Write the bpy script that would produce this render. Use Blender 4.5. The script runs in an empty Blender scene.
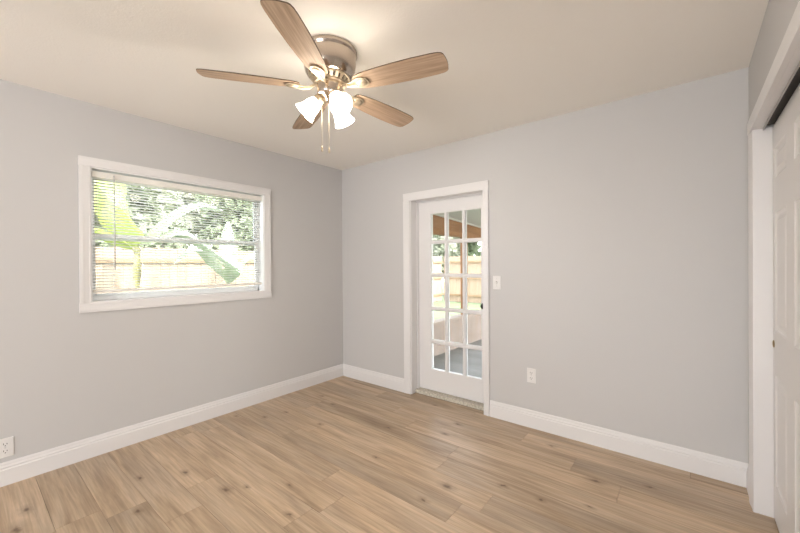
import bpy, bmesh, math, random
from mathutils import Vector, Matrix
random.seed(7)
S = bpy.context.scene
COL = S.collection
# ------------------------------------------------------------------ camera
# room axes: x from the window wall, y = 0 at the door wall (room is y < 0), z up
YAW, PITCH, ROLL = 0.6788, -0.0039, -0.0069
c, s = math.cos(YAW), math.sin(YAW)
r0, f0, u0 = Vector((c, s, 0)), Vector((-s, c, 0)), Vector((0, 0, 1))
fw = f0 * math.cos(PITCH) + u0 * math.sin(PITCH)
up = -f0 * math.sin(PITCH) + u0 * math.cos(PITCH)
rr = r0 * math.cos(ROLL) + up * math.sin(ROLL)
uu = -r0 * math.sin(ROLL) + up * math.cos(ROLL)
cam = bpy.data.cameras.new('camera')
cam.sensor_width = 36.0
cam.lens = 357.884 * 36 / 800
cam.clip_start = 0.02
co = bpy.data.objects.new('camera', cam)
m = Matrix(((rr.x, uu.x, -fw.x, 3.211), (rr.y, uu.y, -fw.y, -2.888), (rr.z, uu.z, -fw.z, 1.308), (0, 0, 0, 1)))
co.matrix_world = m
COL.objects.link(co)
S.camera = co
# ------------------------------------------------------------------ world, sun, room fill, exposure
W = bpy.data.worlds.new('sky')
S.world = W
W.use_nodes = True
wn = W.node_tree
sky = wn.nodes.new('ShaderNodeTexSky')
sky.sky_type = 'NISHITA'
sky.sun_disc = False
sky.sun_elevation = math.radians(52)
sky.sun_rotation = math.radians(110)
hs = wn.nodes.new('ShaderNodeHueSaturation')
hs.inputs['Saturation'].default_value = 0.32
wn.links.new(sky.outputs[0], hs.inputs['Color'])
wn.links.new(hs.outputs[0], wn.nodes['Background'].inputs[0])
wn.nodes['Background'].inputs[1].default_value = 1.7
sun = bpy.data.lights.new('sun', 'SUN')
sun.energy = 7.5
sun.angle = 0.01
sun.color = (1, 0.95, 0.87)
so = bpy.data.objects.new('sun', sun)
so.rotation_euler = (Vector((-0.86, 0.16, -0.90))).to_track_quat('-Z', 'Y').to_euler()
so.location = (6, -4, 8)
COL.objects.link(so)


def area(name, loc, aim, sx, sy, e, colr):
    l = bpy.data.lights.new(name, 'AREA')
    l.shape = 'RECTANGLE'
    l.size, l.size_y = sx, sy
    l.energy = e
    l.color = colr
    o = bpy.data.objects.new(name, l)
    o.location = loc
    o.rotation_euler = (Vector(aim) - Vector(loc)).to_track_quat('-Z', 'Y').to_euler()
    COL.objects.link(o)


# soft fill added behind the camera
area('fill_light', (2.8, -6.8, 0.98), (0.5, -1.4, 1.45), 2.0, 1.8, 128, (0.97, 0.985, 1.0))
S.view_settings.view_transform = 'Standard'
S.view_settings.look = 'None'
S.view_settings.gamma = 1
S.view_settings.use_curve_mapping = False
S.view_settings.exposure = 0.44


# ------------------------------------------------------------------ materials
def mat(name, colr, rough=0.5, metal=0.0, bump=None, spec=0.5):
    M = bpy.data.materials.new(name)
    M.use_nodes = True
    N = M.node_tree
    b = N.nodes['Principled BSDF']
    b.inputs['Base Color'].default_value = (*colr, 1)
    b.inputs['Roughness'].default_value = rough
    b.inputs['Metallic'].default_value = metal
    b.inputs['Specular IOR Level'].default_value = spec
    if bump:
        sc, st, dist = bump
        tc = N.nodes.new('ShaderNodeTexCoord')
        n = N.nodes.new('ShaderNodeTexNoise')
        n.inputs['Scale'].default_value = sc
        n.inputs['Detail'].default_value = 3
        N.links.new(tc.outputs['Object'], n.inputs['Vector'])
        bp = N.nodes.new('ShaderNodeBump')
        bp.inputs['Strength'].default_value = st
        bp.inputs['Distance'].default_value = dist
        N.links.new(n.outputs[0], bp.inputs['Height'])
        N.links.new(bp.outputs[0], b.inputs['Normal'])
    return M


def noisy(name, c1, c2, scale=(4, 4, 4), rough=0.6, detail=4, metal=0, bump=0.0, spec=0.4, trans=0.0):
    M = bpy.data.materials.new(name)
    M.use_nodes = True
    N = M.node_tree
    b = N.nodes['Principled BSDF']
    b.inputs['Roughness'].default_value = rough
    b.inputs['Metallic'].default_value = metal
    b.inputs['Specular IOR Level'].default_value = spec
    tc = N.nodes.new('ShaderNodeTexCoord')
    mp = N.nodes.new('ShaderNodeMapping')
    mp.inputs['Scale'].default_value = scale
    n = N.nodes.new('ShaderNodeTexNoise')
    n.inputs['Scale'].default_value = 1
    n.inputs['Detail'].default_value = detail
    N.links.new(tc.outputs['Object'], mp.inputs[0])
    N.links.new(mp.outputs[0], n.inputs['Vector'])
    rp = N.nodes.new('ShaderNodeValToRGB')
    rp.color_ramp.elements[0].position = 0.3
    rp.color_ramp.elements[1].position = 0.7
    rp.color_ramp.elements[0].color = (*c1, 1)
    rp.color_ramp.elements[1].color = (*c2, 1)
    N.links.new(n.outputs[0], rp.inputs[0])
    N.links.new(rp.outputs[0], b.inputs['Base Color'])
    if bump:
        bp = N.nodes.new('ShaderNodeBump')
        bp.inputs['Strength'].default_value = bump
        bp.inputs['Distance'].default_value = 0.01
        N.links.new(n.outputs[0], bp.inputs['Height'])
        N.links.new(bp.outputs[0], b.inputs['Normal'])
    if trans:
        t = N.nodes.new('ShaderNodeBsdfTranslucent')
        N.links.new(rp.outputs[0], t.inputs[0])
        mx = N.nodes.new('ShaderNodeMixShader')
        mx.inputs[0].default_value = trans
        N.links.new(b.outputs[0], mx.inputs[1])
        N.links.new(t.outputs[0], mx.inputs[2])
        N.links.new(mx.outputs[0], N.nodes['Material Output'].inputs[0])
    return M


def glass_mat(name):
    M = bpy.data.materials.new(name)
    M.use_nodes = True
    N = M.node_tree
    N.nodes.remove(N.nodes['Principled BSDF'])
    t = N.nodes.new('ShaderNodeBsdfTransparent')
    t.inputs[0].default_value = (0.97, 0.98, 0.975, 1)
    g = N.nodes.new('ShaderNodeBsdfGlossy')
    g.inputs['Roughness'].default_value = 0.01
    fr = N.nodes.new('ShaderNodeFresnel')
    fr.inputs[0].default_value = 1.3
    mx = N.nodes.new('ShaderNodeMixShader')
    N.links.new(fr.outputs[0], mx.inputs[0])
    N.links.new(t.outputs[0], mx.inputs[1])
    N.links.new(g.outputs[0], mx.inputs[2])
    N.links.new(mx.outputs[0], N.nodes['Material Output'].inputs[0])
    return M


def emit_mat(name, colr, e, base=(0.9, 0.88, 0.82)):
    M = mat(name, base, 0.35)
    b = M.node_tree.nodes['Principled BSDF']
    b.inputs['Emission Color'].default_value = (*colr, 1)
    b.inputs['Emission Strength'].default_value = e
    return M


M_wall = mat('grey_wall_paint', (0.582, 0.572, 0.568), 0.75, bump=(220, 0.12, 0.002), spec=0.25)
M_ceil = mat('textured_ceiling_paint', (0.92, 0.885, 0.835), 0.9, bump=(110, 0.26, 0.004), spec=0.1)
M_trim = mat('white_trim_paint', (0.77, 0.755, 0.755), 0.38)
M_door = mat('white_door_paint', (0.76, 0.74, 0.735), 0.42)
M_frame = mat('white_window_vinyl', (0.91, 0.92, 0.92), 0.35)
M_blind = noisy('cream_blind_slats', (0.92, 0.91, 0.885), (0.94, 0.93, 0.905), (1, 1, 1), 0.45, 1, trans=0.55)
M_rail_b = mat('cream_blind_rail', (0.86, 0.84, 0.79), 0.45)
M_wand = mat('clear_grey_plastic', (0.55, 0.55, 0.54), 0.3)
M_plate = mat('white_plastic_plate', (0.78, 0.765, 0.755), 0.3)
M_slot = mat('dark_socket_slot', (0.10, 0.09, 0.09), 0.6)
M_glass = glass_mat('clear_glass')
M_nickel = mat('brushed_nickel', (0.52, 0.45, 0.385), 0.2, 1.0)
M_vent = mat('pale_polished_nickel', (0.52, 0.44, 0.33), 0.5, 1.0)
M_core = mat('dark_motor_core', (0.05, 0.045, 0.04), 0.6)
M_track = mat('aluminium_track', (0.42, 0.41, 0.40), 0.45, 0.2)
M_dark = mat('track_gap_shade', (0.06, 0.055, 0.05), 0.7)  # near-black colour stands in for the shade above the closet doors
M_brass = mat('aged_brass', (0.35, 0.26, 0.14), 0.35, 1.0)
M_knob = mat('dark_bronze', (0.07, 0.065, 0.055), 0.3, 1.0)
M_stone = noisy('speckled_stone', (0.42, 0.38, 0.31), (0.72, 0.67, 0.58), (60, 60, 60), 0.6, 3)
M_shade = emit_mat('lit_frosted_glass', (1.0, 0.90, 0.76), 16.0)
M_bulb = emit_mat('lit_bulb', (1.0, 0.92, 0.84), 540.0)
M_under = mat('floor_underlay', (0.16, 0.10, 0.06), 0.9)
M_blade = noisy('washed_oak_blade', (0.335, 0.23, 0.155), (0.54, 0.39, 0.275), (4, 90, 10), 0.55, 6)
M_bladeedge = mat('dark_blade_edge', (0.12, 0.08, 0.05), 0.6)
M_conc = noisy('patio_concrete', (0.20, 0.19, 0.175), (0.30, 0.29, 0.27), (1.2, 2.5, 1), 0.9, 5, spec=0.15)
M_beam = noisy('stained_beam_wood', (0.195, 0.086, 0.032), (0.315, 0.154, 0.064), (14, 1.2, 14), 0.65, 5)
M_soffit = mat('cream_soffit', (0.561, 0.544, 0.501), 0.8)
M_fence = noisy('weathered_fence_pine', (0.236, 0.169, 0.112), (0.300, 0.229, 0.165), (9, 9, 0.8), 0.8, 4)
M_rail = noisy('fence_rail_pine', (0.173, 0.112, 0.058), (0.239, 0.165, 0.099), (3, 3, 3), 0.8, 4)
M_lawn = noisy('lawn_grass', (0.085, 0.120, 0.052), (0.135, 0.172, 0.092), (5, 5, 5), 0.9, 8, bump=0.4)
M_ban = noisy('banana_leaf', (0.2, 0.25, 0.15), (0.34, 0.385, 0.28), (3, 3, 3), 0.28, 2, spec=0.9, trans=0.35)
M_banY = noisy('yellow_green_leaf', (0.25, 0.315, 0.055), (0.38, 0.44, 0.13), (3, 3, 3), 0.35, 2, spec=0.6, trans=0.45)
M_stem = noisy('plant_stem', (0.173, 0.163, 0.058), (0.288, 0.264, 0.120), (20, 20, 3), 0.6, 3)
M_trunk = noisy('tree_bark', (0.084, 0.063, 0.042), (0.182, 0.140, 0.098), (9, 9, 2), 0.9, 4)
M_tree = [noisy('tree_leaf_%s' % n, a, b, (1.5, 1.5, 1.5), 0.6, 2, trans=0.45, spec=0.2) for n, a, b in (  # leaf colours paled and greyed, with the haze put into them
    ('deep', (0.19, 0.23, 0.135), (0.32, 0.36, 0.24)), ('mid', (0.24, 0.28, 0.175), (0.38, 0.415, 0.295)),
    ('pale', (0.26, 0.28, 0.20), (0.38, 0.395, 0.31)))]
M_block = None


def stucco():
    M = noisy('patio_wall_block', (0.209, 0.156, 0.125), (0.280, 0.225, 0.190), (3.5, 3.5, 3.5), 0.85, 4, bump=0.2)
    N = M.node_tree
    b = N.nodes['Principled BSDF']
    src = b.inputs['Base Color'].links[0].from_socket
    tc = N.nodes.new('ShaderNodeTexCoord')
    v = N.nodes.new('ShaderNodeTexVoronoi')
    v.feature = 'DISTANCE_TO_EDGE'
    v.inputs['Scale'].default_value = 3.2
    N.links.new(tc.outputs['Object'], v.inputs['Vector'])
    mr = N.nodes.new('ShaderNodeMapRange')
    mr.inputs[1].default_value, mr.inputs[2].default_value = 0.0, 0.035
    mr.inputs[3].default_value, mr.inputs[4].default_value = 0.55, 0.0
    N.links.new(v.outputs['Distance'], mr.inputs[0])
    mx = N.nodes.new('ShaderNodeMixRGB')
    mx.inputs[2].default_value = (0.30, 0.20, 0.14, 1)
    N.links.new(mr.outputs[0], mx.inputs[0])
    N.links.new(src, mx.inputs[1])
    N.links.new(mx.outputs[0], b.inputs['Base Color'])
    return M


M_block = stucco()

KNOTS = [(.562, 2.184, 1), (.911, 2.287, 1), (.718, 1.986, 1.2), (1.172, 1.817, .8), (1.10, 1.905, 1.5), (1.353, 1.65, .7),
         (1.572, 1.80, 1), (.351, 1.219, 1), (.131, 1.365, .8), (.402, 1.046, .9), (.344, .595, .8), (.592, .664, .9),
         (1.322, .715, .9), (1.548, 1.101, .8), (2.059, 1.266, 1), (2.098, 1.081, 1.6), (1.369, .10, .8), (1.734, .312, 1.1),
         (1.742, .527, .9), (2.355, .87, .9), (2.57, .863, .8), (2.437, .214, .9), (2.769, .484, 1.5), (3.031, .351, .8),
         (.601, 2.708, 2.2), (2.795, .759, .8), (.838, 1.012, .7), (.42, 2.66, 1.4), (1.9, 2.1, 1), (2.5, 1.5, 1)]


def floor_mat():
    M = bpy.data.materials.new('oak_plank_floor')
    M.use_nodes = True
    N = M.node_tree
    L = N.links.new
    b = N.nodes['Principled BSDF']
    b.inputs['Roughness'].default_value = 0.42
    b.inputs['Specular IOR Level'].default_value = 0.35

    def nd(t, **k):
        n = N.nodes.new(t)
        for a, v in k.items():
            setattr(n, a, v)
        return n
    tc = nd('ShaderNodeTexCoord')
    seed = nd('ShaderNodeAttribute', attribute_name='plank_seed')
    tone = nd('ShaderNodeAttribute', attribute_name='plank_tone')
    off = nd('ShaderNodeCombineXYZ')
    L(seed.outputs['Fac'], off.inputs[0])
    L(seed.outputs['Fac'], off.inputs[2])
    add = nd('ShaderNodeVectorMath', operation='ADD')
    L(tc.outputs['Object'], add.inputs[0])
    L(off.outputs[0], add.inputs[1])

    def noise(scale, detail, dist=0.0):
        mp = nd('ShaderNodeMapping')
        mp.inputs['Scale'].default_value = scale
        L(add.outputs[0], mp.inputs[0])
        n = nd('ShaderNodeTexNoise')
        n.inputs['Scale'].default_value = 1
        n.inputs['Detail'].default_value = detail
        n.inputs['Distortion'].default_value = dist
        L(mp.outputs[0], n.inputs['Vector'])
        return n.outputs[0]
    g1 = noise((1.6, 13, 1), 5, 0.6)
    g2 = noise((3.5, 85, 1), 5, 0.5)
    g3 = noise((0.9, 4.5, 1), 2, 0.3)
    r1 = nd('ShaderNodeValToRGB')
    e = r1.color_ramp.elements
    e[0].position, e[0].color = 0.28, (0.37, 0.265, 0.177, 1)
    e[1].position, e[1].color = 0.72, (0.62, 0.485, 0.355, 1)
    e2 = e.new(0.5)
    e2.color = (0.515, 0.385, 0.262, 1)
    L(g1, r1.inputs[0])
    # greyish streaks
    r3 = nd('ShaderNodeMapRange')
    r3.inputs[1].default_value, r3.inputs[2].default_value = 0.48, 0.72
    r3.inputs[3].default_value, r3.inputs[4].default_value = 0.0, 0.65
    L(g3, r3.inputs[0])
    mg = nd('ShaderNodeMixRGB')
    mg.inputs[2].default_value = (0.42, 0.338, 0.262, 1)
    L(r3.outputs[0], mg.inputs[0])
    L(r1.outputs[0], mg.inputs[1])
    # fine grain
    r2 = nd('ShaderNodeMapRange')
    r2.inputs[1].default_value, r2.inputs[2].default_value = 0.3, 0.7
    r2.inputs[3].default_value, r2.inputs[4].default_value = 0.80, 1.16
    L(g2, r2.inputs[0])
    tm = nd('ShaderNodeMath', operation='MULTIPLY')
    L(r2.outputs[0], tm.inputs[0])
    L(tone.outputs['Fac'], tm.inputs[1])
    cm = nd('ShaderNodeVectorMath', operation='SCALE')
    L(mg.outputs[0], cm.inputs[0])
    L(tm.outputs[0], cm.inputs['Scale'])
    # knots
    wob = nd('ShaderNodeTexNoise')
    wob.inputs['Scale'].default_value = 30
    L(tc.outputs['Object'], wob.inputs['Vector'])
    ws = nd('ShaderNodeVectorMath', operation='SCALE')
    ws.inputs['Scale'].default_value = 0.03
    L(wob.outputs['Color'], ws.inputs[0])
    wp = nd('ShaderNodeVectorMath', operation='ADD')
    L(tc.outputs['Object'], wp.inputs[0])
    L(ws.outputs[0], wp.inputs[1])
    prev = None
    for kx, ky, ks in KNOTS:
        a = nd('ShaderNodeVectorMath', operation='SUBTRACT')
        a.inputs[1].default_value = (kx + 0.015, -ky + 0.015, 0.015)
        L(wp.outputs[0], a.inputs[0])
        q = nd('ShaderNodeVectorMath', operation='MULTIPLY')
        q.inputs[1].default_value = (1 / (0.055 * ks), 1 / (0.028 * ks), 0)
        L(a.outputs[0], q.inputs[0])
        ln = nd('ShaderNodeVectorMath', operation='LENGTH')
        L(q.outputs[0], ln.inputs[0])
        if prev is None:
            prev = ln.outputs['Value']
        else:
            mn = nd('ShaderNodeMath', operation='MINIMUM')
            L(prev, mn.inputs[0])
            L(ln.outputs['Value'], mn.inputs[1])
            prev = mn.outputs[0]
    kr = nd('ShaderNodeValToRGB')
    ke = kr.color_ramp.elements
    ke[0].position, ke[0].color = 0.12, (0.80, 0.80, 0.80, 1)
    ke[1].position, ke[1].color = 1.0, (0, 0, 0, 1)
    k2 = ke.new(0.38)
    k2.color = (0.30, 0.30, 0.30, 1)
    L(prev, kr.inputs[0])
    mk = nd('ShaderNodeMixRGB')
    mk.inputs[2].default_value = (0.11, 0.062, 0.036, 1)
    L(kr.outputs[0], mk.inputs[0])
    L(cm.outputs[0], mk.inputs[1])
    L(mk.outputs[0], b.inputs['Base Color'])
    bp = nd('ShaderNodeBump')
    bp.inputs['Strength'].default_value = 0.08
    bp.inputs['Distance'].default_value = 0.002
    L(g2, bp.inputs['Height'])
    L(bp.outputs[0], b.inputs['Normal'])
    return M


M_floor = floor_mat()


# ------------------------------------------------------------------ helpers
def box(bm, a, b):
    xs, ys, zs = zip(a, b)
    x0, x1, y0, y1, z0, z1 = min(xs), max(xs), min(ys), max(ys), min(zs), max(zs)
    v = [bm.verts.new(p) for p in ((x0, y0, z0), (x1, y0, z0), (x1, y1, z0), (x0, y1, z0), (x0, y0, z1), (x1, y0, z1), (x1, y1, z1), (x0, y1, z1))]
    for f in ((0, 3, 2, 1), (4, 5, 6, 7), (0, 1, 5, 4), (1, 2, 6, 5), (2, 3, 7, 6), (3, 0, 4, 7)):
        bm.faces.new([v[i] for i in f])
    return v


def lathe(bm, prof, n=48, mtx=None, cap0=False, cap1=False):
    rings = []
    for r, z in prof:
        ring = []
        for i in range(n):
            a = 2 * math.pi * i / n
            p = Vector((r * math.cos(a), r * math.sin(a), z))
            ring.append(bm.verts.new(mtx @ p if mtx else p))
        rings.append(ring)
    for a, b in zip(rings, rings[1:]):
        for i in range(n):
            j = (i + 1) % n
            bm.faces.new((a[i], a[j], b[j], b[i]))
    if cap0:
        bm.faces.new(rings[0])
    if cap1:
        bm.faces.new(rings[-1])


def tube(bm, pts, r, n=8):
    pts = [Vector(p) for p in pts]
    rs = r if isinstance(r, (list, tuple)) else [r] * len(pts)
    rings = []
    for i, p in enumerate(pts):
        d = (pts[min(i + 1, len(pts) - 1)] - pts[max(i - 1, 0)]).normalized()
        q = d.to_track_quat('Z', 'Y')
        rings.append([bm.verts.new(p + q @ Vector((rs[i] * math.cos(2 * math.pi * k / n), rs[i] * math.sin(2 * math.pi * k / n), 0))) for k in range(n)])
    for a, b in zip(rings, rings[1:]):
        for i in range(n):
            j = (i + 1) % n
            bm.faces.new((a[i], a[j], b[j], b[i]))
    bm.faces.new(rings[0])
    bm.faces.new(rings[-1])


def prism(bm, prof, p0, p1, out, upv=(0, 0, 1)):
    """extrude a profile of (out, up) pairs from p0 to p1"""
    p0, p1, out, upv = map(Vector, (p0, p1, out, upv))
    a = [bm.verts.new(p0 + out * x + upv * z) for x, z in prof]
    b = [bm.verts.new(p1 + out * x + upv * z) for x, z in prof]
    n = len(prof)
    for i in range(n):
        j = (i + 1) % n
        bm.faces.new((a[i], a[j], b[j], b[i]))
    bm.faces.new(a)
    bm.faces.new(b[::-1])


def obj(name, bm, material, parent=None, smooth=False, bevel=0.0, kind=None, label=None, sub=0):
    bmesh.ops.recalc_face_normals(bm, faces=bm.faces)
    me = bpy.data.meshes.new(name)
    bm.to_mesh(me)
    bm.free()
    if isinstance(material, (list, tuple)):
        for q in material:
            me.materials.append(q)
    else:
        me.materials.append(material)
    if smooth:
        for p in me.polygons:
            p.use_smooth = True
    o = bpy.data.objects.new(name, me)
    COL.objects.link(o)
    if parent:
        o.parent = parent
    if bevel:
        md = o.modifiers.new('bevel', 'BEVEL')
        md.width = bevel
        md.segments = 2
        md.limit_method = 'ANGLE'
    if sub:
        md = o.modifiers.new('sub', 'SUBSURF')
        md.levels = md.render_levels = sub
    if kind:
        o['kind'] = kind
    if label:
        o['label'] = label
    return o


def empty(name, loc, label=None, cat=None, group=None, kind=None):
    o = bpy.data.objects.new(name, None)
    o.location = loc
    o.empty_display_size = 0.1
    COL.objects.link(o)
    if label:
        o['label'] = label
    if cat:
        o['category'] = cat
    if group:
        o['group'] = group
    if kind:
        o['kind'] = kind
    return o


def tag(o, label, cat, group=None):
    o['label'] = label
    o['category'] = cat
    if group:
        o['group'] = group
    return o


def B(*boxes):
    bm = bmesh.new()
    for a, b in boxes:
        box(bm, a, b)
    return bm


# ------------------------------------------------------------------ room shell
RW, RD, RH = 3.484, 8.00, 2.44
T = 0.17


def structure(name, bm, material, label=None, cat=None, **k):
    o = obj(name, bm, material, kind='structure', **k)
    if label:
        tag(o, label, cat)
    return o


# floor: planks running along x
rows = [1.691 - (0.177 if k > 0 else 0.1795) * k for k in range(-37, 11)]          # seams, as distance from the door wall
known = {1.691: 1.685, 1.514: 1.471, 0.983: 1.946, 1.160: 2.345, 2.222: 1.13, 2.045: .908, 0.452: 2.62, 0.629: 2.898, 0.275: 2.24, 1.868: .16}
bm = bmesh.new()
tones, seeds = [], []
for d1 in rows:
    d0 = max(d1 - (0.177 if d1 < 1.70 else 0.1795), 0.0) if d1 > 0 else None
    if d0 is None or d1 <= 0 or d0 >= RD:
        continue
    d1c = min(d1, RD)
    j = None
    for k, v in known.items():
        if abs(k - d1) < 0.02:
            j = v
    if j is None:
        j = random.uniform(0.2, 1.5)
    cuts = [0.0]
    x = j
    while x > 0.0:
        x -= 1.47
    x += 1.47
    while x < RW + 0.35:
        if x > 0.02:
            cuts.append(x)
        x += 1.47
    xe = RW + 0.35 if d1 > 0.27 else RW
    cuts = [q for q in cuts if q < xe - 0.03] + [xe]
    for a, b2 in zip(cuts, cuts[1:]):
        g = 0.0007
        box(bm, (a + g, -d1c + g, -0.012), (b2 - g, -d0 - g, 0.0))
        tn, sd = random.uniform(0.86, 1.10), random.uniform(0, 90)
        for _ in range(6):
            tones.append(tn)
            seeds.append(sd)
box(bm, (1.027, 0.0007, -0.012), (1.809, 0.0535, 0.0))
tones += [0.95] * 6
seeds += [33.0] * 6
fl = obj('floor', bm, M_floor, kind='structure')
for nm, vals in (('plank_tone', tones), ('plank_seed', seeds)):
    at = fl.data.attributes.new(nm, 'FLOAT', 'FACE')
    at.data.foreach_set('value', vals)
structure('floor_base', B(((-T, -RD - 0.1, -0.10), (RW + 0.9, T, -0.0125))), M_under)
structure('ceiling', B(((0, -RD, RH), (RW + 0.12, 0, RH + 0.1))), M_ceil)
structure('roof_slab', B(((-0.19, -RD - 0.3, RH + 0.1), (RW + 1.2, 0.6, RH + 0.24))), M_soffit)

# window opening: y -2.305..-1.008, z 1.06..2.0
wy0, wy1, wz0, wz1 = -2.305, -1.008, 1.058, 2.002
structure('wall_left', B(((-T, -RD, -0.2), (0, wy0, RH + 0.1)), ((-T, wy1, -0.2), (0, T, RH + 0.1)),
                         ((-T, wy0, -0.2), (0, wy1, wz0)), ((-T, wy0, wz1), (0, wy1, RH + 0.1))), M_wall)
dx0, dx1, dz1 = 1.005, 1.835, 1.975
structure('wall_back', B(((0, 0, -0.01), (dx0, T, RH + 0.1)), ((dx1, 0, -0.01), (RW + 0.9, T, RH + 0.1)), ((dx0, 0, dz1), (dx1, T, RH + 0.1))), M_wall)
cd0, cd1, cz = 0.250, 2.15, 2.02
structure('wall_right', B(((RW, -cd0, 0), (RW + 0.12, 0, RH)), ((RW, -cd1, cz), (RW + 0.12, -cd0, RH)), ((RW, -RD, 0), (RW + 0.12, -cd1, RH))), M_wall)
structure('wall_front', B(((0, -RD - 0.1, 0), (RW + 0.12, -RD, RH + 0.1))), M_wall)
structure('wall_closet', B(((RW + 0.80, -cd1 - 0.2, 0), (RW + 0.90, 0, RH + .1)), ((RW + 0.12, -cd1 - 0.3, 0), (RW + 0.9, -cd1 - 0.2, RH + .1)), ((RW + .12, -cd1 - .2, RH), (RW + .9, 0, RH + .1))), M_wall)

# baseboards
bbp = [(0, 0), (0.0155, 0), (0.0155, 0.094), (0.0115, 0.100), (0.0115, 0.106), (0.0135, 0.109), (0.0085, 0.119), (0.0075, 0.129), (0.004, 0.137), (0, 0.138)]
bm = bmesh.new()
prism(bm, bbp, (0, -RD, 0), (0, 0, 0), (1, 0, 0))
structure('baseboard_left', bm, M_trim)
bm = bmesh.new()
prism(bm, bbp, (0.0, 0, 0), (0.940, 0, 0), (0, -1, 0))
prism(bm, bbp, (1.873, 0, 0), (RW, 0, 0), (0, -1, 0))
structure('baseboard_back', bm, M_trim)
bm = bmesh.new()
prism(bm, bbp, (RW, 0, 0), (RW, -0.165, 0), (-1, 0, 0))
prism(bm, bbp, (RW, -cd1 - 0.1, 0), (RW, -RD, 0), (-1, 0, 0))
structure('baseboard_right', bm, M_trim)

# casing profile (across width w): stepped
def casing_prof(w, t=0.018):
    return [(0, 0), (t * 0.62, 0), (t * 0.78, w * 0.12), (t * 0.70, w * 0.2), (t * 0.86, w * 0.55), (t, w * 0.72), (t, w), (0, w)]


# ------------------------------------------------------------------ window_1
win = empty('window_1', (0, -1.65, 1.53), 'wide white window with closed panes and grey bar across its middle', 'window', kind='structure')


def rel(o, parent):
    o.parent = parent
    o.matrix_parent_inverse = Matrix.Translation(-parent.location)
    return o


bm = bmesh.new()
pw = casing_prof(0.063)
# inner edge at the opening -> outer edge; four boards
prism(bm, pw, (0, -2.368, 2.0), (0, -0.942, 2.0), (1, 0, 0), (0, 0, 1))
prism(bm, pw, (0, -2.368, 1.062), (0, -0.942, 1.062), (1, 0, 0), (0, 0, -1))
prism(bm, pw, (0, -2.303, 1.062), (0, -2.303, 2.0), (1, 0, 0), (0, -1, 0))
prism(bm, pw, (0, -1.010, 1.062), (0, -1.010, 2.0), (1, 0, 0), (0, 1, 0))
rel(obj('casing', bm, M_trim), win)
# reveal lining
bm = B(((-0.168, wy0, wz0), (0.0, wy0 + 0.008, wz1)), ((-0.168, wy1 - 0.008, wz0), (0.0, wy1, wz1)),
       ((-0.168, wy0, wz1 - 0.008), (0.0, wy1, wz1)))
rel(obj('reveal', bm, M_frame), win)
rel(obj('window_sill', B(((-0.168, wy0, wz0), (0.012, wy1, wz0 + 0.012))), M_trim, bevel=0.003), win)
a0, a1, b0, b1 = wy0 + 0.008, wy1 - 0.008, wz0 + 0.012, wz1 - 0.008
fwid = 0.018
bm = B(((-0.135, a0, b0), (-0.085, a0 + fwid, b1)), ((-0.135, a1 - fwid, b0), (-0.085, a1, b1)),
       ((-0.135, a0, b0), (-0.085, a1, b0 + 0.03)), ((-0.135, a0, b1 - 0.03), (-0.085, a1, b1)))
rel(obj('window_frame', bm, M_frame, bevel=0.002), win)
zm = 1.527


def sash(nm, x0, x1, z0, z1):
    w = 0.017
    A0, A1 = a0 + fwid, a1 - fwid
    f = rel(obj(nm, B(((x0, A0, z0), (x1, A0 + w, z1)), ((x0, A1 - w, z0), (x1, A1, z1)),
                      ((x0, A0 + w, z0), (x1, A1 - w, z0 + w)), ((x0, A0 + w, z1 - w), (x1, A1 - w, z1))), M_frame, bevel=0.002), win)
    g = obj('glass', B((((x0 + x1) / 2 - 0.002, A0 + w, z0 + w), ((x0 + x1) / 2 + 0.002, A1 - w, z1 - w))), M_glass)
    g.parent = f


sash('upper_sash', -0.131, -0.112, zm - 0.016, b1 - 0.03)
sash('lower_sash', -0.108, -0.089, b0 + 0.03, zm + 0.018)
rel(obj('sash_latch', B(((-0.089, -1.68, zm + 0.0), (-0.075, -1.63, zm + 0.018))), M_frame, bevel=0.003), win)

# ------------------------------------------------------------------ blind
bl = empty('window_blind', (-0.035, -1.655, 1.98), 'white horizontal slatted blind lowered over the wide window', 'blind')
by0, by1 = -2.290, -1.022
rel(obj('headrail', B(((-0.056, by0, 1.938), (-0.014, by1, 1.981))), M_rail_b, bevel=0.003), bl)
bm = bmesh.new()
zs = [1.925 - 0.0212 * i for i in range(37)]
tilt = 0.20
for z in zs:
    n = 5
    prev = None
    for i in range(n):
        t = -1 + 2 * i / (n - 1)
        xx = -0.035 + 0.0125 * t
        zz = z + 0.0016 * (1 - t * t) + tilt * 0.0125 * t
        cur = (bm.verts.new((xx, by0 + 0.004, zz)), bm.verts.new((xx, by1 - 0.004, zz)))
        if prev:
            bm.faces.new((prev[0], prev[1], cur[1], cur[0]))
        prev = cur
o = rel(obj('slats', bm, M_blind, smooth=True), bl)
md = o.modifiers.new('solid', 'SOLIDIFY')
md.thickness = 0.0007
rel(obj('bottom_rail', B(((-0.047, by0, 1.128), (-0.023, by1, 1.150))), M_rail_b, bevel=0.004), bl)
for yy in (-2.262, -2.17, -1.86, -1.45, -1.05):
    bm = bmesh.new()
    for xx in (-0.0485, -0.0215):
        tube(bm, [(xx, yy, 1.150), (xx, yy, 1.938)], 0.0008, 6)
    rel(obj('ladder_cord', bm, M_blind), bl)
bm = bmesh.new()
tube(bm, [(-0.006, -2.170, 1.962), (-0.008, -2.168, 1.29)], 0.0036, 8)
tube(bm, [(-0.016, -2.170, 1.962), (-0.004, -2.170, 1.962)], 0.004, 8)
rel(obj('tilt_wand', bm, M_wand, smooth=True), bl)

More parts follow.
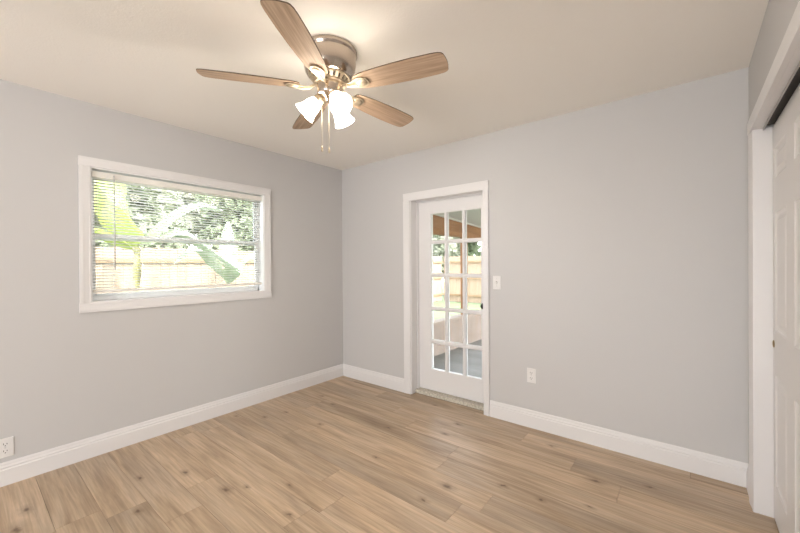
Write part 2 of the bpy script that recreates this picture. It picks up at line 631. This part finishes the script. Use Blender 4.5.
# ------------------------------------------------------------------ door_1 : glazed patio door
dr = empty('door_1', (1.42, 0.1, 0), 'white glazed door of fifteen panes leading to the patio', 'door', kind='structure')
bm = bmesh.new()
pd = casing_prof(0.078)
prism(bm, pd, (1.018, 0, 0), (1.018, 0, 1.955), (0, -1, 0), (-1, 0, 0))
prism(bm, casing_prof(0.055), (1.816, 0, 0), (1.816, 0, 1.955), (0, -1, 0), (1, 0, 0))
prism(bm, pd, (0.940, 0, 1.955), (1.871, 0, 1.955), (0, -1, 0), (0, 0, 1))
rel(obj('casing', bm, M_trim), dr)
jx0, jx1, jz = 1.026, 1.810, 1.958
bm = B(((dx0, 0, -0.01), (jx0, 0.17, jz + 0.012)), ((jx1, 0, -0.01), (dx1, 0.17, jz + 0.012)), ((jx0, 0, jz), (jx1, 0.17, jz + 0.012)),
       ((jx0, 0.095, 0), (jx0 + 0.012, 0.116, jz)), ((jx1 - 0.012, 0.095, 0), (jx1, 0.116, jz)), ((jx0, 0.095, jz - 0.012), (jx1, 0.116, jz)))
rel(obj('door_jamb', bm, M_trim, bevel=0.0015), dr)
sx0, sx1, sz0, sz1 = jx0 + 0.004, jx1 - 0.004, 0.042, jz - 0.004
gx0, gx1, gz0, gz1 = 1.184, 1.737, 0.257, 1.822
bm = B(((sx0, 0.120, sz0), (gx0, 0.162, sz1)), ((gx1, 0.120, sz0), (sx1, 0.162, sz1)), ((gx0, 0.120, sz0), (gx1, 0.162, gz0)), ((gx0, 0.120, gz1), (gx1, 0.162, sz1)))
rel(obj('door_frame', bm, M_trim), dr)
bm = bmesh.new()
for xm in (1.3585, 1.5555):
    prism(bm, [(0, -.017), (0.004, -.017), (0.014, -.009), (0.014, .009), (0.004, .017), (0, .017)], (xm, 0.134, gz0), (xm, 0.134, gz1), (0, -1, 0), (1, 0, 0))
    box(bm, (xm - 0.017, 0.146, gz0), (xm + 0.017, 0.160, gz1))
for zk in (1.5355, 1.205, 0.867, 0.535):
    prism(bm, [(0, -.019), (0.004, -.019), (0.0135, -.009), (0.0135, .009), (0.004, .019), (0, .019)], (gx0, 0.134, zk), (gx1, 0.134, zk), (0, -1, 0), (0, 0, 1))
    box(bm, (gx0, 0.146, zk - 0.018), (gx1, 0.1595, zk + 0.018))
rel(obj('muntin_grid', bm, M_trim), dr)
rel(obj('glass', B(((gx0, 0.138, gz0), (gx1, 0.142, gz1))), M_glass), dr)
rel(obj('threshold', B(((jx0, 0.055, 0.0), (jx1, 0.17, 0.036))), M_stone, bevel=0.004, label='speckled stone threshold'), dr)
bm = bmesh.new()
lathe(bm, [(0.004, -0.0), (0.029, -0.001), (0.03, -0.006), (0.026, -0.010), (0.012, -0.012), (0.010, -0.030), (0.022, -0.036), (0.028, -0.048), (0.026, -0.058), (0.014, -0.066), (0.002, -0.067)], 20,
      Matrix.Translation((1.780, 0.120, 0.934)) @ Matrix.Rotation(-math.pi / 2, 4, 'X'))
rel(obj('door_knob', bm, M_knob, smooth=True, label='dark metal door knob'), dr)

# ------------------------------------------------------------------ closet casing (trim_1) and sliding doors
bm = bmesh.new()
pc = casing_prof(0.105, 0.019)
prism(bm, pc, (RW, -0.272, 0), (RW, -0.272, 2.0), (-1, 0, 0), (0, 1, 0))
prism(bm, [(0, 0), (0.019, 0), (0.021, 0.006), (0.022, 0.066), (0.019, 0.072), (0, 0.072)], (RW, -0.160, 2.0), (RW, -cd1 - 0.08, 2.0), (-1, 0, 0), (0, 0, 1))
prism(bm, pc, (RW, -cd1 + 0.018, 0), (RW, -cd1 + 0.018, 2.0), (-1, 0, 0), (0, -1, 0))
# jamb lining
box(bm, (RW + 0.0003, -0.270, 0), (RW + 0.125, -0.2495, 2.0))
box(bm, (RW + 0.0003, -cd1 + 0.0005, 0), (RW + 0.125, -cd1 + 0.02, 2.0))
box(bm, (RW + 0.0003, -cd1 + 0.0005, 2.0), (RW + 0.026, -0.2705, cz - 0.0005))
tr = structure('trim_1', bm, M_trim, 'white closet casing on the short wall beside the door wall', 'trim')
t2 = structure('trim_2', B(((RW + 0.0265, -cd1 + 0.02, 1.990), (RW + 0.030, -0.2705, 2.019))), M_track, 'grey metal sliding track above the closet doors', 'track')
obj('gap_shade_strip', B(((RW + 0.030, -cd1 + 0.02, 2.012), (RW + 0.119, -0.2705, 2.019))), M_dark, parent=t2)  # dark strip painting the shade inside the gap over the doors


def panel_door(name, w, h, t, loc, label, cols, rws, pull):
    """local u = width along -y, front faces -x"""
    D = empty(name, loc, label, 'door', kind='structure')
    bm = bmesh.new()
    us = sorted({0.0, w, *[q for p in cols for q in p]})
    vs = sorted({0.0, h, *[q for p in rws for q in p]})

    def P(u, v, o):
        return (-o, -u, v)
    for i in range(len(us) - 1):
        for k in range(len(vs) - 1):
            ua, ub, va, vb = us[i], us[i + 1], vs[k], vs[k + 1]
            isp = any(abs(ua - p[0]) < 1e-6 for p in cols) and any(abs(va - p[0]) < 1e-6 for p in rws)
            if not isp:
                bm.faces.new([bm.verts.new(P(*q, 0)) for q in ((ua, va), (ub, va), (ub, vb), (ua, vb))])
                continue
            prev = [(ua, va), (ub, va), (ub, vb), (ua, vb)]
            pd_ = 0.0
            pv = [bm.verts.new(P(*q, 0)) for q in prev]
            for ins, dep in ((0.004, -0.004), (0.016, -0.009), (0.024, -0.009), (0.045, -0.002)):
                cur = [(ua + ins, va + ins), (ub - ins, va + ins), (ub - ins, vb - ins), (ua + ins, vb - ins)]
                cv = [bm.verts.new(P(*q, dep)) for q in cur]
                for a in range(4):
                    b_ = (a + 1) % 4
                    bm.faces.new((pv[a], pv[b_], cv[b_], cv[a]))
                pv = cv
            bm.faces.new(pv)
    bmesh.ops.remove_doubles(bm, verts=bm.verts, dist=1e-5)
    # sides and back
    e = [P(0, 0, 0), P(w, 0, 0), P(w, h, 0), P(0, h, 0)]
    f = [P(0, 0, -t), P(w, 0, -t), P(w, h, -t), P(0, h, -t)]
    ev = [bm.verts.new(q) for q in e]
    fv = [bm.verts.new(q) for q in f]
    for a in range(4):
        b_ = (a + 1) % 4
        bm.faces.new((ev[a], ev[b_], fv[b_], fv[a]))
    bm.faces.new(fv)
    o = obj('door_panel', bm, M_door)
    o.parent = D
    if pull:
        bm = bmesh.new()
        mt = Matrix.Translation((-0.0005, -pull[0], pull[1])) @ Matrix.Rotation(-math.pi / 2, 4, 'Y')
        lathe(bm, [(0.003, 0.001), (0.012, 0.001), (0.013, 0.003), (0.017, 0.0035), (0.019, 0.0)], 20, mt, cap0=True)
        q = obj('finger_pull', bm, M_brass, smooth=True, label='small aged brass finger pull')
        q.parent = D
    return D


cols = [(0.055, 0.320), (0.470, 0.735)]
rws = [(0.175, 0.735), (0.955, 1.545), (1.715, 1.865)]
panel_door('door_2', 0.86, 1.986, 0.034, (3.546, -0.274, 0.012), 'white six panel sliding closet door nearest the door wall', cols, rws, (0.022, 0.885))
panel_door('door_3', 1.04, 1.986, 0.030, (3.515, -1.085, 0.012), 'white six panel closet door sliding in front of the other', [(0.12, 0.44), (0.60, 0.92)], rws, None)

# ------------------------------------------------------------------ plates
def plate_parts(root, wdt=0.070, hgt=0.117):
    pass


def outlet(label, loc, rz):
    """local: plate in the xz plane facing -y"""
    r = empty('wall_outlet', loc, label, 'outlet', 'wall outlets')
    r.rotation_euler = (0, 0, rz)
    o = obj('cover_plate', B(((-0.035, -0.006, -0.058), (0.035, 0, 0.058))), M_plate, r, bevel=0.003)
    for zc in (0.021, -0.021):
        sk = obj('socket', B(((-0.017, -0.0085, zc - 0.0145), (0.017, -0.006, zc + 0.0145))), M_plate, r, bevel=0.002)
        bm = B(((-0.0085, -0.0089, zc - 0.001), (-0.0055, -0.0084, zc + 0.009)), ((0.0055, -0.0089, zc - 0.001), (0.0085, -0.0084, zc + 0.008)), ((-0.0025, -0.0089, zc - 0.010), (0.0025, -0.0084, zc - 0.005)))
        obj('slot', bm, M_slot, sk, label='dark plug slots')
    bm = bmesh.new()
    lathe(bm, [(0.001, -0.0075), (0.003, -0.007), (0.0035, -0.006)], 10, Matrix.Rotation(math.pi / 2, 4, 'X') @ Matrix.Scale(-1, 4, (0, 0, 1)))
    obj('screw', bm, M_wand, r)
    return r


outlet('white duplex wall outlet low on the wall beside the glazed door', (2.228, 0, 0.416), 0)
outlet('white duplex wall outlet low on the window wall', (0, -2.711, 0.224), math.pi / 2)
ls = empty('light_switch', (1.941, 0, 1.155), 'white toggle light switch on the wall beside the glazed door', 'light switch')
obj('cover_plate', B(((-0.035, -0.006, -0.058), (0.035, 0, 0.058))), M_plate, ls, bevel=0.003)
bm = bmesh.new()
prism(bm, [(0, -0.012), (0.004, -0.011), (0.016, 0.002), (0.015, 0.009), (0, 0.012)], (-0.005, -0.006, 0), (0.005, -0.006, 0), (0, -1, 0))
obj('toggle', bm, M_plate, ls)
for zc in (0.03, -0.03):
    obj('screw', B(((-0.003, -0.0068, zc - 0.003), (0.003, -0.0058, zc + 0.003))), M_wand, ls)

# ------------------------------------------------------------------ ceiling fan
FX, FY = 1.737, -1.640
fan = empty('ceiling_fan', (FX, FY, RH), 'five bladed ceiling fan in brushed nickel and washed oak with three lit shades', 'ceiling fan')


def fobj(name, bm, material, parent=None, **k):
    o = obj(name, bm, material, parent or fan, **k)
    return o


bm = bmesh.new()
lathe(bm, [(0.06, 0.0), (0.140, 0.0), (0.143, -0.006), (0.143, -0.022), (0.138, -0.027), (0.1365, -0.031), (0.1365, -0.062), (0.134, -0.088), (0.128, -0.112), (0.118, -0.130), (0.108, -0.1405), (0.100, -0.1425), (0.06, -0.1425)], 64, cap0=True, cap1=True)
fobj('motor_housing', bm, M_nickel, smooth=True)
bm = bmesh.new()
lathe(bm, [(0.06, -0.143), (0.092, -0.143), (0.064, -0.172), (0.03, -0.172)], 40, cap0=True, cap1=True)
fobj('motor_core', bm, M_core, smooth=False, label='dark motor core behind the vents')
bm = bmesh.new()
lathe(bm, [(0.092, -0.1428), (0.104, -0.1428), (0.103, -0.148), (0.092, -0.148)], 48)
lathe(bm, [(0.070, -0.166), (0.084, -0.164), (0.082, -0.176), (0.070, -0.178)], 48)
NR = 20
for k in range(NR):
    a = 2 * math.pi * k / NR
    mt = Matrix.Rotation(a, 4, 'Z')
    h = 0.0096
    q = [(0.102, -h, -0.146), (0.102, h, -0.146), (0.083, h * 0.8, -0.169), (0.083, -h * 0.8, -0.169)]
    q2 = [(x - 0.008, y, z - 0.001 + 0.0) for x, y, z in q]
    v1 = [bm.verts.new(mt @ Vector(p)) for p in q]
    v2 = [bm.verts.new(mt @ Vector(p)) for p in q2]
    bm.faces.new(v1)
    bm.faces.new(v2[::-1])
    for i in range(4):
        j = (i + 1) % 4
        bm.faces.new((v1[i], v1[j], v2[j], v2[i]))
fobj('vent_ring', bm, M_vent)
bm = bmesh.new()
lathe(bm, [(0.03, -0.172), (0.066, -0.172), (0.069, -0.178), (0.068, -0.226), (0.064, -0.236), (0.050, -0.244), (0.034, -0.250), (0.026, -0.262), (0.012, -0.270), (0.001, -0.272)], 48)
fobj('switch_housing', bm, M_nickel, smooth=True)

BZ = -0.194       # blade plane below the ceiling
R0, R1 = 0.155, 0.637


def blade_outline():
    up_ = [(R0, 0.036), (R0 + 0.012, 0.046), (R0 + 0.05, 0.054), (0.28, 0.0615), (0.38, 0.0665), (0.48, 0.0685), (0.575, 0.0665), (0.606, 0.0635), (0.622, 0.058), (0.630, 0.048), (0.635, 0.025), (R1, 0.006)]
    lo = [(x, -y) for x, y in up_[::-1]]
    return up_ + lo


def blade_mesh():
    bm = bmesh.new()
    ol = blade_outline()
    t = 0.0055
    top = [bm.verts.new((x, y, t / 2)) for x, y in ol]
    bot = [bm.verts.new((x, y, -t / 2)) for x, y in ol]
    bm.faces.new(top)
    bm.faces.new(bot[::-1])
    n = len(ol)
    for i in range(n):
        j = (i + 1) % n
        f = bm.faces.new((top[i], bot[i], bot[j], top[j]))
        f.material_index = 1
    return bm


def iron_mesh():
    bm = bmesh.new()
    # arm from the hub out to a rounded plate under the blade root
    pts = [(0.062, 0.016, 0.016), (0.085, 0.014, 0.008), (0.110, 0.015, -0.008), (0.135, 0.020, -0.010), (0.160, 0.031, -0.0085), (0.185, 0.036, -0.0085), (0.208, 0.032, -0.0085), (0.224, 0.021, -0.0085), (0.230, 0.007, -0.0085)]
    th = 0.005
    prev = None
    for x, w, z in pts:
        cur = [bm.verts.new((x, -w, z + th / 2)), bm.verts.new((x, w, z + th / 2)), bm.verts.new((x, w, z - th / 2)), bm.verts.new((x, -w, z - th / 2))]
        if prev:
            for i in range(4):
                j = (i + 1) % 4
                bm.faces.new((prev[i], prev[j], cur[j], cur[i]))
        else:
            bm.faces.new(cur)
        prev = cur
    bm.faces.new(prev[::-1])
    # raised oval boss and scroll ridge on the plate
    mt = Matrix.Translation((0.190, 0, -0.0105)) @ Matrix.Diagonal((1.35, 1, 1, 1))
    lathe(bm, [(0.024, 0.0), (0.021, -0.005), (0.012, -0.008), (0.001, -0.009)], 24, mt)
    tube(bm, [(0.080, 0, 0.004), (0.110, 0, -0.012), (0.140, 0, -0.016), (0.170, 0, -0.016)], [0.007, 0.008, 0.008, 0.004], 8)
    return bm


b_me = i_me = None
TIPS = ((16.3, 0.0), (87.0, 0.0), (158.0, 0.0), (231.5, -1.2), (302.0, 0.0))   # heading and slight flap of each blade
for k in range(5):
    if b_me is None:
        bo = fobj('blade', blade_mesh(), [M_blade, M_bladeedge])
        io = obj('blade_iron', iron_mesh(), M_vent, bo, smooth=False, bevel=0.001, label='pale nickel blade bracket')
        b_me, i_me = bo, io
    else:
        bo = b_me.copy()
        COL.objects.link(bo)
        bo.parent = fan
        io = i_me.copy()
        COL.objects.link(io)
        io.parent = bo
    bo.location = (0, 0, BZ)
    bo.rotation_euler = (Matrix.Rotation(math.radians(TIPS[k][0]), 4, 'Z') @ Matrix.Rotation(math.radians(TIPS[k][1]), 4, 'Y') @ Matrix.Rotation(math.radians(-12), 4, 'X')).to_euler()

# lamp arms, shades and bulbs
for k, ang in enumerate((-137, -17, 103)):
    a = math.radians(ang)
    ax = Matrix.Rotation(a, 4, 'Z')
    bm = bmesh.new()
    tube(bm, [ax @ Vector(p) for p in ((0.030, 0, -0.244), (0.050, 0, -0.259), (0.060, 0, -0.254), (0.066, 0, -0.246))], 0.007, 10)
    neck = Vector((0.056, 0, -0.254))
    d = Vector((math.cos(math.radians(44)), 0, -math.sin(math.radians(44))))
    fr = ax @ Matrix.Translation(neck) @ d.to_track_quat('Z', 'Y').to_matrix().to_4x4()
    lathe(bm, [(0.004, -0.016), (0.016, -0.015), (0.027, -0.006), (0.029, 0.006), (0.028, 0.016)], 24, fr)
    arm = fobj('lamp_arm', bm, M_vent, smooth=True)
    bm = bmesh.new()
    lathe(bm, [(0.024, 0.008), (0.027, 0.016), (0.034, 0.028), (0.039, 0.045), (0.042, 0.063), (0.045, 0.080), (0.051, 0.096), (0.059, 0.110)], 36, fr)
    sh = obj('lamp_shade', bm, M_shade, arm, smooth=True, label='lit white frosted glass bell shade')
    md = sh.modifiers.new('solid', 'SOLIDIFY')
    md.thickness = 0.003
    bm = bmesh.new()
    lathe(bm, [(0.001, 0.02), (0.013, 0.024), (0.014, 0.045), (0.024, 0.066), (0.027, 0.080), (0.022, 0.090), (0.010, 0.097), (0.001, 0.099)], 24, fr)
    obj('bulb', bm, M_bulb, arm, smooth=True, label='glowing light bulb')

# pull chains
for px, py, zt, zb in ((-0.012, -0.046, -0.240, -0.512), (0.018, -0.024, -0.252, -0.520)):
    bm = bmesh.new()
    tube(bm, [(px, py, zt), (px, py, zb)], 0.0010, 6)
    ch = fobj('pull_chain', bm, M_vent)
    bm = bmesh.new()
    lathe(bm, [(0.001, 0.004), (0.003, 0.002), (0.0045, -0.006), (0.0055, -0.018), (0.0045, -0.024), (0.001, -0.026)], 14, Matrix.Translation((px, py, zb)))
    obj('chain_pull', bm, M_vent, ch, smooth=True)

# ------------------------------------------------------------------ outside: patio
GZ = -0.20
structure('ground', B(((-22, -10, GZ - 0.1), (14, 24, GZ))), M_lawn)
structure('patio_slab', B(((0.16, T, GZ), (6.0, 6.4, -0.04))), M_conc)
bm = bmesh.new()
for xa, xb in ((0.05, 6.0),):
    prism(bm, [(T, 2.145), (5.2, 1.870), (5.2, 1.95), (T, 2.25)], (xa, 0, 0), (xb, 0, 0), (0, 1, 0), (0, 0, 1))
structure('patio_ceiling', bm, M_soffit)
pwl = empty('patio_wall', (0.22, 3.2, GZ), 'low tan patio wall with cracked face and flat cap below the brown post', 'low wall')
rel(obj('wall_body', B(((0.16, T, GZ), (0.29, 6.4, 0.425))), M_block), pwl)
rel(obj('wall_cap', B(((0.13, T, 0.425), (0.315, 6.4, 0.462))), mat('pale_cap_stone', (0.28, 0.22, 0.175), 0.8, bump=(30, 0.3, 0.01)), bevel=0.006), pwl)
bmt = empty('patio_beam', (0.25, 3.2, 1.76), 'brown stained wooden beam under the patio ceiling', 'beam')
bm = bmesh.new()
prism(bm, [(T, 1.765), (5.2, 1.765), (5.2, 1.847), (T, 2.120)], (0.19, 0, 0), (0.295, 0, 0), (0, 1, 0), (0, 0, 1))
rel(obj('timber', bm, M_beam, bevel=0.004), bmt)
bm = bmesh.new()
prism(bm, [(T, 2.120), (5.2, 1.847), (5.2, 1.869), (T, 2.143)], (0.17, 0, 0), (0.32, 0, 0), (0, 1, 0), (0, 0, 1))
rel(obj('trim_strip', bm, M_soffit, label='cream strip along the top of the beam'), bmt)
tag(obj('patio_post', B(((0.20, 2.47, 0.462), (0.29, 2.57, 1.765))), M_beam, bevel=0.005), 'brown square wooden post standing on the low patio wall', 'post')


# ------------------------------------------------------------------ fences
def fence(p0, p1, inward, top, label):
    p0, p1, inward = Vector(p0), Vector(p1), Vector(inward)
    d = p1 - p0
    Ln = d.length
    d.normalize()
    root = empty('wooden_fence', p0, label, 'fence', 'board fences around the yard')
    bm = bmesh.new()
    n = int(Ln / 0.146)
    for i in range(n):
        a = p0 + d * (i * 0.146)
        b_ = p0 + d * (i * 0.146 + 0.142)
        jit = random.uniform(-0.006, 0.006)
        zt = top + random.uniform(-0.012, 0.012)
        o_ = inward * jit
        pr = [a + o_, b_ + o_, b_ + o_ + inward * 0.018, a + o_ + inward * 0.018]
        lo = [bm.verts.new((q.x, q.y, GZ + 0.03)) for q in pr]
        hi = [bm.verts.new((q.x, q.y, zt)) for q in pr]
        bm.faces.new(lo)
        bm.faces.new(hi)
        for k in range(4):
            j = (k + 1) % 4
            bm.faces.new((lo[k], lo[j], hi[j], hi[k]))
    rel(obj('board_panel', bm, M_fence), root)
    for z in (0.10, 0.78, 1.42):
        a = p0 + inward * 0.026
        b_ = p1 + inward * 0.062
        rel(obj('rail', B(((min(a.x, b_.x), min(a.y, b_.y), z - 0.035), (max(a.x, b_.x), max(a.y, b_.y), z + 0.035))), M_rail), root)
    k = 0.6
    while k < Ln:
        q = p0 + d * k - inward * 0.06
        rel(obj('post', B(((q.x - 0.045, q.y - 0.045, GZ), (q.x + 0.045, q.y + 0.045, top - 0.05))), M_rail), root)
        k += 2.4


fence((-4.72, -4.5, 0), (-4.72, 9.68, 0), (1, 0, 0), 1.66, 'pale sunlit board fence seen through the slatted blind')
fence((-4.63, 9.72, 0), (7.5, 9.72, 0), (0, -1, 0), 1.64, 'tan board fence seen through the glazed door')


# ------------------------------------------------------------------ planting
def leaf_blade(bm, pts, wmax, droop=0.35, n=22, split=0.0):
    """a broad banana leaf along a spine of points; the two halves fold down from the midrib"""
    pts = [Vector(p) for p in pts]

    def at(t):
        f = t * (len(pts) - 1)
        i = min(int(f), len(pts) - 2)
        u = f - i
        p0, p1 = pts[max(i - 1, 0)], pts[i]
        p2, p3 = pts[i + 1], pts[min(i + 2, len(pts) - 1)]
        return 0.5 * ((2 * p1) + (p2 - p0) * u + (2 * p0 - 5 * p1 + 4 * p2 - p3) * u * u + (3 * p1 - p0 - 3 * p2 + p3) * u ** 3)
    prev = None
    for i in range(n + 1):
        t = i / n
        p = at(t)
        d = (at(min(t + 0.02, 1)) - at(max(t - 0.02, 0))).normalized()
        side = d.cross(Vector((0, 0, 1)))
        if side.length < 0.05:
            side = Vector((0, 1, 0))
        side.normalize()
        upn = side.cross(d)
        tt = max(0.0, (t - 0.12) / 0.88)
        w = 0.012 if t < 0.12 else wmax * (0.02 + math.sin(math.pi * tt ** 0.72) ** 0.75) if tt < 1 else 0.01
        wv = 1 + 0.10 * math.sin(9 * t + len(pts)) + random.uniform(-split, split)
        row = []
        for q in (-1, -0.5, 0, 0.5, 1):
            row.append(bm.verts.new(p + side * (w * q * wv) - upn * (w * droop * q * q * 1.4)))
        if prev:
            for k in range(4):
                bm.faces.new((prev[k], prev[k + 1], row[k + 1], row[k]))
        prev = row


def plant(name, base, h, leaves, label, mats, group='banana plants by the pale fence', r=0.07):
    root = empty(name, (base[0], base[1], GZ), label, 'plant', group)
    bm = bmesh.new()
    tube(bm, [(0, 0, 0), (0.01, 0.01, h * 0.4), (0.0, 0.0, h * 0.8), (0.02, 0.0, h)], [r, r * 0.85, r * 0.7, r * 0.45], 12)
    obj('stem', bm, M_stem, root, smooth=True)
    for i, (pts, w) in enumerate(leaves):
        bm = bmesh.new()
        leaf_blade(bm, [Vector(p) - Vector((base[0], base[1], GZ)) for p in pts], w, split=0.08)
        obj('leaf', bm, mats[i % len(mats)], root, smooth=True)
    return root


bx, by = -2.8, -1.30
plant('banana_plant', (bx, by), 1.80, [
    ([(bx, by, 1.5), (bx, -1.18, 1.78), (bx + .05, -.86, 2.14), (bx + .1, -.50, 2.30), (bx + .1, -.15, 2.22)], 0.24),
    ([(bx, by, 1.5), (bx + .1, -1.10, 1.72), (bx + .2, -.82, 1.86), (bx + .2, -.47, 1.66), (bx + .2, .10, 1.22)], 0.22),
    ([(bx, by, 1.5), (bx + .1, -1.38, 1.80), (bx + .15, -1.52, 2.15), (bx + .1, -1.62, 2.6), (bx, -1.66, 3.0)], 0.26),
    ([(bx, by, 1.5), (bx - .1, -1.40, 1.9), (bx - .3, -1.5, 2.4), (bx - .5, -1.45, 2.9)], 0.24),
    ([(bx, by, 1.5), (bx + .15, -1.55, 1.7), (bx + .2, -1.85, 1.82), (bx + .2, -2.2, 1.7)], 0.16),
], 'banana plant with broad arching leaves close outside the slatted blind', [M_ban, M_ban, M_banY, M_banY, M_banY])
bx, by = -3.6, 0.35
plant('banana_plant', (bx, by), 1.2, [
    ([(bx, by, .9), (bx, .2, 1.3), (bx + .1, -.1, 1.62), (bx + .1, -.4, 1.60), (bx + .1, -.62, 1.35)], 0.17),
    ([(bx, by, .9), (bx, .5, 1.3), (bx + .1, .8, 1.6), (bx + .1, 1.1, 1.5)], 0.17),
    ([(bx, by, .9), (bx, .38, 1.4), (bx - .2, .45, 1.9), (bx - .3, .5, 2.2)], 0.15),
    ([(bx, by, .9), (bx + .2, .3, 1.2), (bx + .6, .2, 1.4), (bx + .9, .15, 1.2)], 0.15),
], 'smaller banana plant by the pale fence, behind the taller one', [M_ban])


def tree(base, h, rx, rz, n, leaf, material, label, name='tree'):
    root = empty(name, (base[0], base[1], GZ), label, 'tree', 'trees beyond the fences')
    bm = bmesh.new()
    tube(bm, [(0, 0, 0), (0.05, 0.03, h * 0.4), (0, 0.05, h * 0.75), (0.02, 0, h)], [0.14, 0.11, 0.08, 0.03], 10)
    obj('trunk', bm, M_trunk, root, smooth=True)
    bm = bmesh.new()
    blobs = [(Vector((random.gauss(0, rx * 0.45), random.gauss(0, rx * 0.45), h + random.gauss(0, rz * 0.42))), random.uniform(0.45, 0.8)) for _ in range(12)]
    for _ in range(n):
        bc, br = random.choice(blobs)
        d = Vector((random.gauss(0, 1), random.gauss(0, 1), random.gauss(0, 1))).normalized()
        p = bc + Vector((d.x * rx * br * 0.75, d.y * rx * br * 0.75, d.z * rz * br * 0.65)) * random.uniform(0.55, 1.0)
        p.x, p.y = max(-rx, min(rx, p.x)), max(-rx, min(rx, p.y))
        nrm = (d + Vector((random.gauss(0, .5), random.gauss(0, .5), random.gauss(0.3, .5)))).normalized()
        q = nrm.to_track_quat('Z', 'Y')
        L_ = leaf * random.uniform(0.6, 1.3)
        a = random.uniform(0, 6.28)
        e1 = q @ Vector((math.cos(a), math.sin(a), 0))
        e2 = q @ Vector((-math.sin(a), math.cos(a), 0))
        v = [bm.verts.new(p + e1 * L_), bm.verts.new(p + e2 * L_ * 0.4 + nrm * L_ * .1), bm.verts.new(p - e1 * L_), bm.verts.new(p - e2 * L_ * 0.4 + nrm * L_ * .1)]
        bm.faces.new(v)
    obj('crown', bm, material, root)


TREES = [
    # beyond the pale fence (window view)
    ((-7.3, -3.6), 2.7, 1.42, 1.8, 4200, .17, 0, 'dark leafy tree behind the pale fence, at its near end'),
    ((-7.3, -0.4), 2.8, 1.42, 1.8, 4200, .17, 1, 'mid green tree behind the pale fence and the tall banana plant'),
    ((-7.3, 2.8), 2.8, 1.42, 1.8, 4200, .17, 0, 'dark leafy tree behind the pale fence and smaller banana plant'),
    ((-7.3, 6.0), 2.9, 1.42, 1.8, 4200, .17, 2, 'pale green tree behind the pale fence, before its corner'),
    ((-11.0, -5.4), 4.0, 1.65, 2.6, 4200, .25, 2, 'tall pale tree far behind the near end of the pale fence'),
    ((-11.0, -1.7), 4.2, 1.65, 2.6, 4200, .25, 1, 'tall mid green tree far behind the tall banana plant'),
    ((-11.0, 2.0), 4.2, 1.65, 2.6, 4200, .25, 2, 'tall pale tree far behind the smaller banana plant'),
    ((-11.0, 5.7), 4.2, 1.65, 2.6, 4200, .25, 0, 'tall dark tree far behind the fence corner'),
    # beyond the tan fence (door view)
    ((-5.7, 12.0), 2.8, 1.42, 1.8, 5500, .19, 2, 'pale green tree behind the tan fence beside its corner'),
    ((-2.4, 12.0), 2.8, 1.42, 1.8, 5500, .19, 2, 'pale green tree behind the tan fence below the beam'),
    ((0.9, 12.0), 2.9, 1.42, 1.8, 2600, .14, 2, 'pale tree behind the tan fence away from its corner'),
    ((-7.7, 15.6), 4.0, 1.65, 2.6, 5000, .24, 0, 'tall dark tree far behind the tan fence corner'),
    ((-3.8, 15.6), 4.2, 1.65, 2.6, 5000, .24, 2, 'tall pale tree farthest behind the tan fence'),
]
for b_, h, rx, rz, n, lf, mi, lab in TREES:
    tree(b_, h, rx, rz, n, lf, M_tree[mi], lab)
